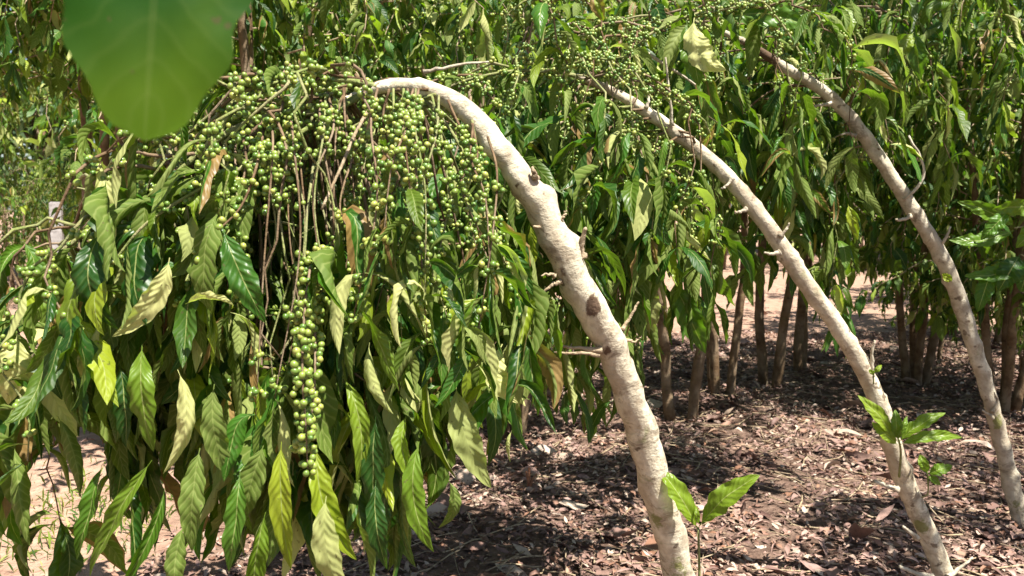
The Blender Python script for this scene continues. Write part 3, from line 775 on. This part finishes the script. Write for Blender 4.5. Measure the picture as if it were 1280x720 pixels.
for pts in [[(1170, 312, 2.6, 7), (1182, 298, 2.58, 6), (1192, 278, 2.57, 4)], [(1240, 522, 2.63, 6), (1232, 516, 2.62, 5), (1226, 511, 2.61, 4)],
            [(1070, 170, 2.58, 6), (1058, 166, 2.57, 5), (1048, 168, 2.56, 4)], [(1040, 130, 2.58, 6), (1020, 132, 2.57, 5), (1004, 136, 2.56, 4)],
            [(1240, 515, 2.63, 5), (1248, 500, 2.63, 4), (1244, 485, 2.63, 3)], [(1138, 270, 2.58, 6), (1124, 276, 2.57, 5), (1116, 275, 2.56, 4)],
            [(1130, 250, 2.58, 6), (1150, 230, 2.57, 5), (1154, 205, 2.56, 5), (1136, 170, 2.56, 4)]]:
    stub(T3, pts, 'bark_grey')
TRK.clear(); add_trk(tr3, .95)
CL = []
trP = px_path(tr3, 200)
t3b = px_path([(905, 40, 2.6), (860, 25, 2.55), (800, 20, 2.5), (740, 40, 2.5)], 40)
t3c = px_path([(940, 60, 2.6), (990, 10, 2.7), (1080, -20, 2.8), (1180, -20, 2.9)], 40)
for P in (t3b, t3c): add_branch(T3, P, .006, CL, dict(a=.3, step=.07, L=(.10, .17)), cherry=(.05, 1), cstep=.04)
src = [(trP[int(q * 199)], q) for q in np.linspace(.60, 1, 26)] + [(P[int(q * 39)], 1) for P in (t3b, t3c) for q in np.linspace(.1, 1, 12)]
for s, q in src:
    az = R.uniform(.6, 2.8) if q < .97 else R.uniform(0, 6.28)
    P = droop_path(s, az, R.uniform(.15, .5), R.uniform(.2, .62), rise=.05, wob=.06)
    if (P[:, 1] < 2.3).any(): P[:, 1] = 2 * s[1] - P[:, 1]
    add_branch(T3, P, .0034, CL, dict(a=.3, step=.055, L=(.12, .19), n=9, young=.14, dry=.05), cherry=(.05, .75), cstep=.05, cn=(4, 10), cprob=.6)
finish_clusters(T3, CL, 40)
HL = [((905, 22, 2.3), (1012, 36), 42, dict(tint=(1, .12, -.4), bow=-10, roll=-.3, rip=.01)),
      ((958, 155, 2.5), (1002, 246), 26, dict(tint=MG, fold=.4)),
      ((1142, 40, 2.5), (1118, 78), 22, dict(tint=(.8, .6, -.3))),
      ((1144, 40, 2.5), (1150, 100), 26, dict(tint=MG)),
      ((1190, 352, 2.58), (1178, 342), 12, dict(tint=(.8, 1, .1), label='small yellow leaf on the trunk')),
      ((1060, 255, 2.5), (1072, 300), 16, dict(tint=(.8, 1, .2), label='yellow leaf'))]
for b_, t_, w_, kw in HL: hero_leaf(T3, b_, t_, w_, twist=R.normal(0, .3), **kw)

TRK.clear()
# =====================================================================  PLANT AT THE RIGHT EDGE
b0 = at(1345, 640, 2.5); b0[2] = gz(b0[0], b0[1])
S1 = Thing('coffee_sapling', 'young coffee plant reaching in at the right edge with broad bright green leaves', 'plant', b0)
P = catmull([b0 - [0, 0, .02], at(1340, 500, 2.45), at(1335, 380, 2.4), at(1330, 270, 2.38)], 30)
V, Fc = tube(P, np.linspace(.012, .005, 30), 8, .05); S1.part('stem', V, Fc, M['green_twig'])
for pts in ([(1332, 300, 2.38), (1300, 282, 2.33), (1268, 285, 2.3)], [(1336, 360, 2.4), (1300, 330, 2.33), (1276, 318, 2.3)], [(1330, 270, 2.38), (1300, 250, 2.3), (1262, 262, 2.25)]):
    V, Fc = tube(px_path(pts, 12), np.linspace(.004, .002, 12), 6); S1.part('branch', V, Fc, M['green_twig'])
for b_, t_, w_, kw in [((1268, 288, 2.3), (1186, 300), 28, dict(tint=(1, .2, -.4), bow=-6, roll=.5)), ((1270, 284, 2.3), (1196, 252), 26, dict(tint=(1, .25, -.4), bow=4)),
                       ((1275, 318, 2.3), (1248, 364), 36, dict(tint=(.3, 0, -.4))), ((1290, 320, 2.3), (1276, 365), 34, dict(tint=(.3, 0, -.4))),
                       ((1262, 262, 2.25), (1226, 300), 24, dict(tint=(1, .1, -.4))), ((1300, 255, 2.25), (1240, 262), 30, dict(tint=(1, .35, -.4), roll=-.4)),
                       ((1285, 330, 2.32), (1205, 345), 30, dict(tint=(.9, .1, -.4), roll=.5, bow=-5)), ((1310, 270, 2.3), (1270, 310), 30, dict(tint=(1, .3, -.4))),
                       ((1240, 335, 2.32), (1222, 390), 26, dict(tint=(.6, .0, -.4)))]:
    hero_leaf(S1, b_, t_, w_, **kw)

# =====================================================================  LEAF CLOSE TO THE LENS
b0 = at(330, -330, .42)
OV = Thing('overhanging_branch', 'large smooth bright green leaf hanging close overhead at the top left', 'branch', b0)
P = catmull([b0 + [-.35, .1, -.15], b0 + [-.12, .02, .01], b0, b0 + [.25, -.05, .03], b0 + [.5, -.1, .0]], 24)
V, Fc = tube(P, np.linspace(.0022, .0045, 24), 8, .03); OV.part('twig', V, Fc, M['green_twig'])
hero_leaf(OV, (215, -320, .42), (180, 176), 262, dY=-.02, under=False, tint=(.6, .45, -.5), fold=.10, rip=.012, corr=.003, tipw=-.2, pw=.52, belly=.006, roll=.12, mat='smooth_leaf')
C = catmull([P[6], at(215, -320, .42)], 5)
V, Fc = tube(C, .0018, 6); OV.part('petiole', V, Fc, M['green_twig'])

# =====================================================================  GENERIC COFFEE TREES OF THE ROWS BEHIND
def far_tree(name, label, base, h=2.3, rad=.75, nst=4, nbr=46, low=.5, q0=.36, cherries=True, leafL=(.08, .155), lo_n=7, stem_r=.026):
    th = Thing(name, label, 'tree', base, 'coffee trees of the rows behind')
    lv, cl = [], []
    for k in range(nst):
        a = 6.283 * k / nst + R.uniform(-.5, .5); lean = R.uniform(.12, .45) * rad
        hd = np.array([math.cos(a), math.sin(a), 0]); hk = h * R.uniform(.78, 1.0)
        P = catmull([base + hd * .05 - [0, 0, .05], base + hd * (.06 + lean * .25) + [0, 0, hk * .35], base + hd * lean * .7 + [0, 0, hk * .72],
                     base + hd * lean * 1.25 + [0, 0, hk * .97], base + hd * (lean * 1.9 + .1) + [0, 0, hk * .93]], 26)
        P[1:] += np.cumsum(R.normal(0, .006, (25, 3)), 0)
        V, Fc = tube(P, np.linspace(stem_r, stem_r * .25, 26), 8, .05, knots=5); th.part('trunk', V, Fc, M['bark_brown'])
        for q in np.linspace(q0, 1.0, nbr // nst):
            s = P[min(25, int(q * 25))]; az = a + R.uniform(-1.9, 1.9)
            B = droop_path(s, az, rad * R.uniform(.35, .95), R.uniform(.15, .6) * min(1, max(.3, (s[2] - base[2] - low) / .8)), rise=.08, wob=.08, n=10)
            V, Fc = tube(B, np.linspace(.004, .0015, 10), 5); lv.append(('b', V, Fc))
            lv.append(('l', leaves_on(B, a=.15, step=.045, L=leafL, n=lo_n, MV=2, young=.27, dry=.05, ratio=.15)))
            if cherries:
                X, T, _ = along(B, .06, .1, .8)
                for x, t in zip(X, T):
                    if R.random() < .5: cl.append(cluster_points(x, t, int(R.integers(3, 8)), .0075))
    V, Fc = merge([(b[1], b[2]) for b in lv if b[0] == 'b']); th.part('branches', V, Fc, M['twig'])
    V, Q, U, t = cat([b[1] for b in lv if b[0] == 'l']); th.part('crown', V, Q, M['far_leaf'], uv=U, tint=t)
    if cl:
        Pp = np.vstack([c for c in cl if len(c)]); V, Fc, tt = berries(Pp, np.full(len(Pp), .0078), low=True)
        ob = th.part('cherry_clusters', V, Fc, M['cherry'], tint=tt); ob['kind'] = 'stuff'
    return th.o


def copy_tree(o, loc, rz, sc, label):
    c = o.copy(); COL.objects.link(c); c.location = loc; c.rotation_euler = (0, 0, rz); c.scale = (sc, sc, sc * 1.0); c['label'] = label
    for ch in list(o.children):
        d = ch.copy(); COL.objects.link(d); d.parent = c
    return c


def gp(px, Y):
    x = (px - 640) / F * Y / CP; return np.array([x, Y, float(gz(x, Y))])

protoA = far_tree('coffee_tree', 'multi-stemmed coffee tree standing between the two arched trunks, its brown stems bare below', gp(905, 4.6), h=2.5, rad=.8, nst=3, nbr=60, low=1.05)
protoB = far_tree('coffee_tree', 'coffee tree behind the nearest trunk with its single brown stem beside fallen leaves', gp(855, 4.1), h=2.2, rad=.6, nst=2, nbr=40, low=1.0, stem_r=.03)
protoC = far_tree('coffee_tree', 'leafy coffee tree behind the thin arched trunk at the right, foliage low to the ground', gp(1150, 4.9), h=2.6, rad=.9, nst=4, nbr=84, low=.5, q0=.2)
protoD = far_tree('coffee_tree', 'bushy coffee tree at the upper left, behind the big close leaf', gp(150, 3.5), h=2.5, rad=.8, nst=4, nbr=64, low=1.4, q0=.5)
A, B_, C_, D_ = protoA, protoB, protoC, protoD
for o, px, Y, rz, sc, lab in [
    (B_, 1003, 5.3, 1.1, 1.15, 'coffee tree with clustered upright stems just left of the second arched trunk'),
    (B_, 965, 4.9, 2.0, 1.1, 'slim coffee tree with two brown stems in front of the sunlit clearing'),
    (A, 330, 3.4, 2.3, 1.0, 'coffee tree hidden behind the cherries of the nearest tree'),
    (C_, 640, 3.8, .7, .95, 'coffee tree whose top shows above the highest bend of the nearest trunk'),
    (C_, 1265, 4.2, 2.9, .95, 'coffee tree with dense top leaves above the right sapling'),
    (C_, 1330, 4.3, 4.1, 1.05, 'coffee tree cut by the right edge behind the young plant'),
    (D_, -90, 3.1, 1.9, 1.2, 'coffee tree cut by the left edge with shiny hanging leaves'),
    (C_, 1185, 6.9, 1.3, 1.1, 'coffee tree beyond the second trunk with pale hanging leaves touching the litter'),
    (D_, 740, 6.0, .4, 1.15, 'coffee tree in deep shade behind the middle trunk'),
    (A, 1240, 6.4, 3.9, 1.15, 'coffee tree in the row behind at the right with low hanging leaves'),
    (C_, 520, 5.6, 5.2, 1.1, 'coffee tree of the row behind, seen over the nearest arch'),
    (A, 230, 5.3, 4.8, 1.1, 'coffee tree of the row behind the close green leaf'),
    (C_, 1420, 6.0, 2.2, 1.1, 'coffee tree at the far right of the row behind'),
    (C_, 1075, 14, 4.4, 1.25, 'coffee tree beyond the sunlit clearing, at its right end'),
    (C_, 1225, 9.2, 3.4, 1.25, 'coffee tree beyond the clearing behind the thin trunk'),
    (C_, 900, 14.5, .9, 1.3, 'coffee tree across the sunlit clearing'),
    (C_, 1320, 9.5, .2, 1.3, 'coffee tree beyond the clearing at the right edge'),
    (C_, 1175, 5.7, .3, .42, 'low coffee bush touching the litter behind the thin arched trunk'),
    (C_, 1290, 5.3, 2.3, .45, 'low coffee bush at the right edge behind the young plant'),
    (C_, 20, 9.6, 1.3, .6, 'low coffee bush left of the grey post'),
    (C_, 125, 8.9, 3.3, .6, 'low coffee bush right of the grey post'),
    (C_, 70, 11.3, 4.3, .7, 'low coffee bush in the distance straight behind the grey post'),
    (D_, 180, 8.4, 3.0, 1.2, 'coffee tree in the distance to the right of the grey post'),
    (A, -60, 9.2, 1.6, 1.2, 'coffee tree in the distance to the left of the grey post'),
    (D_, 400, 8.5, 2.1, 1.2, 'distant coffee tree behind the cherry laden curtain'),
    (A, 620, 9.4, 3.3, 1.25, 'distant coffee tree behind the top of the nearest arch'),
]:
    copy_tree(o, gp(px, Y), rz, sc, lab)

far_tree('coffee_tree', 'coffee tree just outside the right edge whose high leaves shade the litter', np.array([2.35, 2.45, 0.]), h=2.9, rad=.95, nst=3, nbr=50, low=2.1, q0=.72)
# =====================================================================  TALL TREES CLOSING THE VIEW
def tall_tree(base, h, rad, label, n=2600):
    th = Thing('shade_tree', label, 'tree', base, 'tall trees behind the plantation')
    P = catmull([base - [0, 0, .1], base + [.1, 0, h * .3], base + [-.1, .1, h * .6], base + [.1, 0, h * .9]], 24)
    V, Fc = tube(P, np.linspace(.16, .04, 24), 10, .04, knots=5); th.part('trunk', V, Fc, M['bark_brown'])
    lim, L = [], []
    for k in range(34):
        q = R.uniform(.16, 1); s = P[int(q * 23)]; az = R.uniform(0, 6.28)
        e = s + np.array([math.cos(az), math.sin(az), R.uniform(-.1, .5)]) * rad * R.uniform(.5, 1)
        Bq = catmull([s, s * .5 + e * .5 + [0, 0, .15], e, e + [0, 0, -.25]], 12); lim.append(tube(Bq, np.linspace(.03, .006, 12), 5))
        for c in Bq[3:]:
            m = n // (34 * 9); L.append(c + R.normal(0, .26, (m, 3)))
    V, Fc = merge(lim); th.part('limbs', V, Fc, M['bark_brown'])
    X = np.vstack(L); K = len(X); LL = R.uniform(.14, .30, K)
    V, Q, U, t = leaf_batch(X, R.normal(0, 1, (K, 3)) + [0, 0, -.2], LL, LL * .22, n=4, MV=2, tint=tints(K, .1, .02), fold=.2)
    th.part('crown', V, Q, M['tree_leaf'], uv=U, tint=t); return th.o

tt = tall_tree(gp(60, 12.5), 5.2, 2.0, 'tall shade tree in the left distance behind the grey post', 4200)
for px, Y, rz, sc, lab in [(330, 14, 1, 1.1, 'tall shade tree behind the row, left of the nearest arch'), (600, 16, 2, 1.2, 'tall shade tree far behind the nearest arch'), (800, 19, 3, 1.3, 'tall shade tree across the clearing'),
                           (980, 20, 4, 1.4, 'tall shade tree closing the far end of the clearing'), (1210, 17, 5, 1.3, 'tall shade tree behind the thin trunk'), (1360, 13, 6, 1.1, 'tall shade tree at the far right'),
                           (-180, 12, .5, 1.1, 'tall shade tree at the far left'), (470, 20, 2.6, 1.4, 'tall shade tree in the farthest row'), (1250, 19, 5.5, 1.4, 'tall shade tree in the farthest row at the right'),
                           (200, 18, 3.5, 1.3, 'tall shade tree in the farthest row at the left')]:
    copy_tree(tt, gp(px, Y), rz, sc, lab)

# =====================================================================  POST
V, Fc = [], []
b0 = gp(72, 7.0); w = .05; hgt = 1.22
import itertools
bm = bmesh.new(); bmesh.ops.create_cube(bm, size=1)
for v in bm.verts: v.co = (v.co.x * .1, v.co.y * .1, (v.co.z + .5) * hgt - .05); 
for v in bm.verts:
    if v.co.z > 1: v.co.x *= .9; v.co.y *= .9
bmesh.ops.bevel(bm, geom=bm.edges[:], offset=.008, segments=2, affect='EDGES')
me = bpy.data.meshes.new('concrete_post'); bm.to_mesh(me); bm.free(); me.materials.append(M['concrete'])
po = bpy.data.objects.new('concrete_post', me); COL.objects.link(po); po.location = b0; po.rotation_euler = (0, .02, .3)
po['label'] = 'pale grey upright post in the left distance'; po['category'] = 'post'

# =====================================================================  GROUND
g = np.sinh(np.linspace(-1, 1, 321) * 6.0) / np.sinh(6.0)
gx = g * 400; gy = g * 400 + 4.0
Xg, Yg = np.meshgrid(gx, gy); Zg = gz(Xg, Yg)
n = 321; i = (np.arange(n - 1)[:, None] * n + np.arange(n - 1)[None])
Q = np.stack([i, i + 1, i + n + 1, i + n], -1).reshape(-1, 4)
gr = mk('ground', np.stack([Xg, Yg, Zg], -1), Q, M['soil']); gr['kind'] = 'structure'

def litter(K, xr, yr, L, name, fn=None, tone=None):
    y = R.uniform(yr[0] ** .5, yr[1] ** .5, K) ** 2; x = R.uniform(*xr, K) * (0.35 + 0.65 * np.clip(y / 6, .3, 1.2)) if False else R.uniform(*xr, K)
    if fn is not None: m = fn(x, y); x, y = x[m], y[m]
    if K > 50000:
        dn = np.sin(x * 2.9 + 2 * np.sin(y * 1.9)) * np.sin(y * 3.7 + 1.5 * np.sin(x * 3.1)) + .5 * np.sin(x * 9 + y * 5) * np.sin(y * 11 - x * 4)
        m = R.random(len(x)) < np.clip(.85 + .6 * dn, .22, 1); x, y = x[m], y[m]
    K = len(x); z = gz(x, y) + R.uniform(.002, .02, K)
    az = R.uniform(0, 6.28, K); el = R.normal(0, .22, K)
    D = np.stack([np.cos(az) * np.cos(el), np.sin(az) * np.cos(el), np.sin(el)], 1)
    LL = R.uniform(*L, K); u = np.linspace(0, 1, 5)
    bend = R.normal(0, .5, K)
    C = np.stack([x, y, z], 1)[:, None] + D[:, None] * (LL[:, None] * u)[..., None] + UP * (LL[:, None] * bend[:, None] * (u * (1 - u)))[..., None]
    C[..., 2] = np.maximum(C[..., 2], gz(C[..., 0], C[..., 1]) + .001)
    S = nrm(np.cross(D, UP) + R.normal(0, .35, (K, 3)))
    t = np.zeros((K, 3)); t[:, 0] = np.clip(R.random(K) * (.55 + .45 * np.sin(x * 2.3 + 1.5 * np.sin(y * 1.7)) * np.sin(y * 3.1 + x)) + .12, 0, 1); t[:, 1] = np.where(R.random(K) < .24, R.uniform(.3, 1, K), 0); t[:, 2] = np.where(R.random(K) < .25, R.uniform(.3, 1, K), 0)
    V, Q, U, tt = leaf_geo(C, np.repeat(S[:, None], 5, 1), LL * R.uniform(.13, .26, K), fold=R.uniform(-.2, .9, K), corr=.0, ripple=.08, MV=2, tint=t)
    ob = mk(name, V, Q, M['litter'], uv=U, tint=tt); ob['kind'] = 'stuff'; return ob

ob = litter(100000, (-1.2, 5.2), (1.4, 7.0), (.008, .048), 'leaf_litter', lambda x, y: (x > -.5 - .1 * y + .35 * np.sin(y * 2.1) + R.normal(0, .25, len(x))) & (x < y * .78 + .5))
ob['label'] = 'brown and pinkish dry fallen leaves covering the ground under the trees'; ob['category'] = 'fallen leaves'
ob = litter(2600, (-3.5, 6), (2, 13), (.03, .1), 'scattered_leaves'); ob['label'] = 'sparse dry leaves scattered over the bare lane'; ob['category'] = 'fallen leaves'
ob = litter(420, (-.6, 4.5), (1.8, 6.5), (.08, .17), 'whole_fallen_leaves', lambda x, y: x < y * .78 + .4)
ob['label'] = 'larger curled dead leaves lying on top of the finer litter'; ob['category'] = 'fallen leaves'
it = []
for k in range(1500):
    y = R.uniform(1.5, 6.5); x = R.uniform(-.5, y * .75 + .3); a = R.uniform(0, 6.28); L = R.uniform(.05, .26)
    q = np.linspace(-.5, .5, 5); c = np.stack([x + q * L * math.cos(a), y + q * L * math.sin(a) + .01 * np.sin(q * 6), 0 * q], 1)
    c[:, 2] = gz(c[:, 0], c[:, 1]) + R.uniform(.008, .022) + q * R.normal(0, .02)
    it.append(tube(c, R.uniform(.0009, .0034), 4))
V, Fc = merge(it); ob = mk('fallen_twigs', V, Fc, M['twig']); ob['kind'] = 'stuff'; ob['label'] = 'thin dry twigs strewn over the leaf litter'; ob['category'] = 'twigs'
# stump sprout
b0 = gp(662, 3.05)
ST = Thing('dead_seedling', 'short reddish brown dead stick with two prongs standing up from the litter', 'stick', b0)
for e, h_ in (((-.012, 0), .075), ((.03, .01), .06), ((.0, .012), .085)):
    P = catmull([b0 - [0, 0, .02], b0 + [e[0] * .3, e[1], h_ * .5], b0 + [e[0], e[1], h_]], 10); V, Fc = tube(P, np.linspace(.008, .004, 10), 7, .08); ST.part('stem', V, Fc, M['red_twig'])
# grass tuft at bottom left
K = 800; rr = R.normal(0, 1, (K, 2)) * [.22, .35]; c0 = gp(95, 2.75)
X = np.stack([c0[0] + rr[:, 0], c0[1] + rr[:, 1], 0 * rr[:, 0]], 1); X[:, 2] = gz(X[:, 0], X[:, 1])
LL = R.uniform(.02, .075, K)
V, Q, U, t = leaf_batch(X, R.normal(0, .6, (K, 3)) + [0, 0, 1], LL, LL * .06, n=4, MV=2, droop=.35, tint=tints(K, .4, .1))
ob = mk('grass', V, Q, M['leaf'], uv=U, tint=t); ob['kind'] = 'stuff'; ob['label'] = 'short grass and weeds on the lane at the lower left'; ob['category'] = 'grass'

# =====================================================================  LIGHT, SKY, CAMERA
W = bpy.data.worlds.new('World'); SC.world = W; W.use_nodes = True
nt = W.node_tree; bg = nt.nodes['Background']; sky = nt.nodes.new('ShaderNodeTexSky'); sky.sky_type = 'NISHITA'; sky.sun_disc = False
sd = nrm(np.array([.40, -.46, 1.22]))      # towards the sun
el = math.asin(sd[2]); az = math.atan2(sd[0], sd[1])
sky.sun_elevation = el; sky.sun_rotation = az
nt.links.new(sky.outputs[0], bg.inputs[0]); bg.inputs[1].default_value = .052
L = bpy.data.lights.new('sun', 'SUN'); L.energy = 5.0; L.angle = math.radians(.5); L.color = (1, .95, .86)
lo = bpy.data.objects.new('sun', L); COL.objects.link(lo); lo.rotation_euler = Vector(sd).to_track_quat('Z', 'Y').to_euler()
cam = bpy.data.cameras.new('camera'); cam.sensor_width = 36; cam.lens = 36 * F / 1280; cam.clip_end = 2000; cam.clip_start = .02
cam.dof.use_dof = True; cam.dof.focus_distance = 1.6; cam.dof.aperture_fstop = 9
co = bpy.data.objects.new('camera', cam); COL.objects.link(co); co.location = CAM; co.rotation_euler = (math.pi / 2 - PITCH, 0, 0)
SC.camera = co
SC.view_settings.view_transform = 'Standard'; SC.view_settings.look = 'None'; SC.view_settings.exposure = 1.38; SC.view_settings.gamma = 1
SC.cycles.max_bounces = 7; SC.cycles.transparent_max_bounces = 4; SC.cycles.diffuse_bounces = 4; SC.cycles.glossy_bounces = 2; SC.cycles.transmission_bounces = 4
print('objects', len(bpy.data.objects), 'verts', sum(len(m.vertices) for m in bpy.data.meshes))
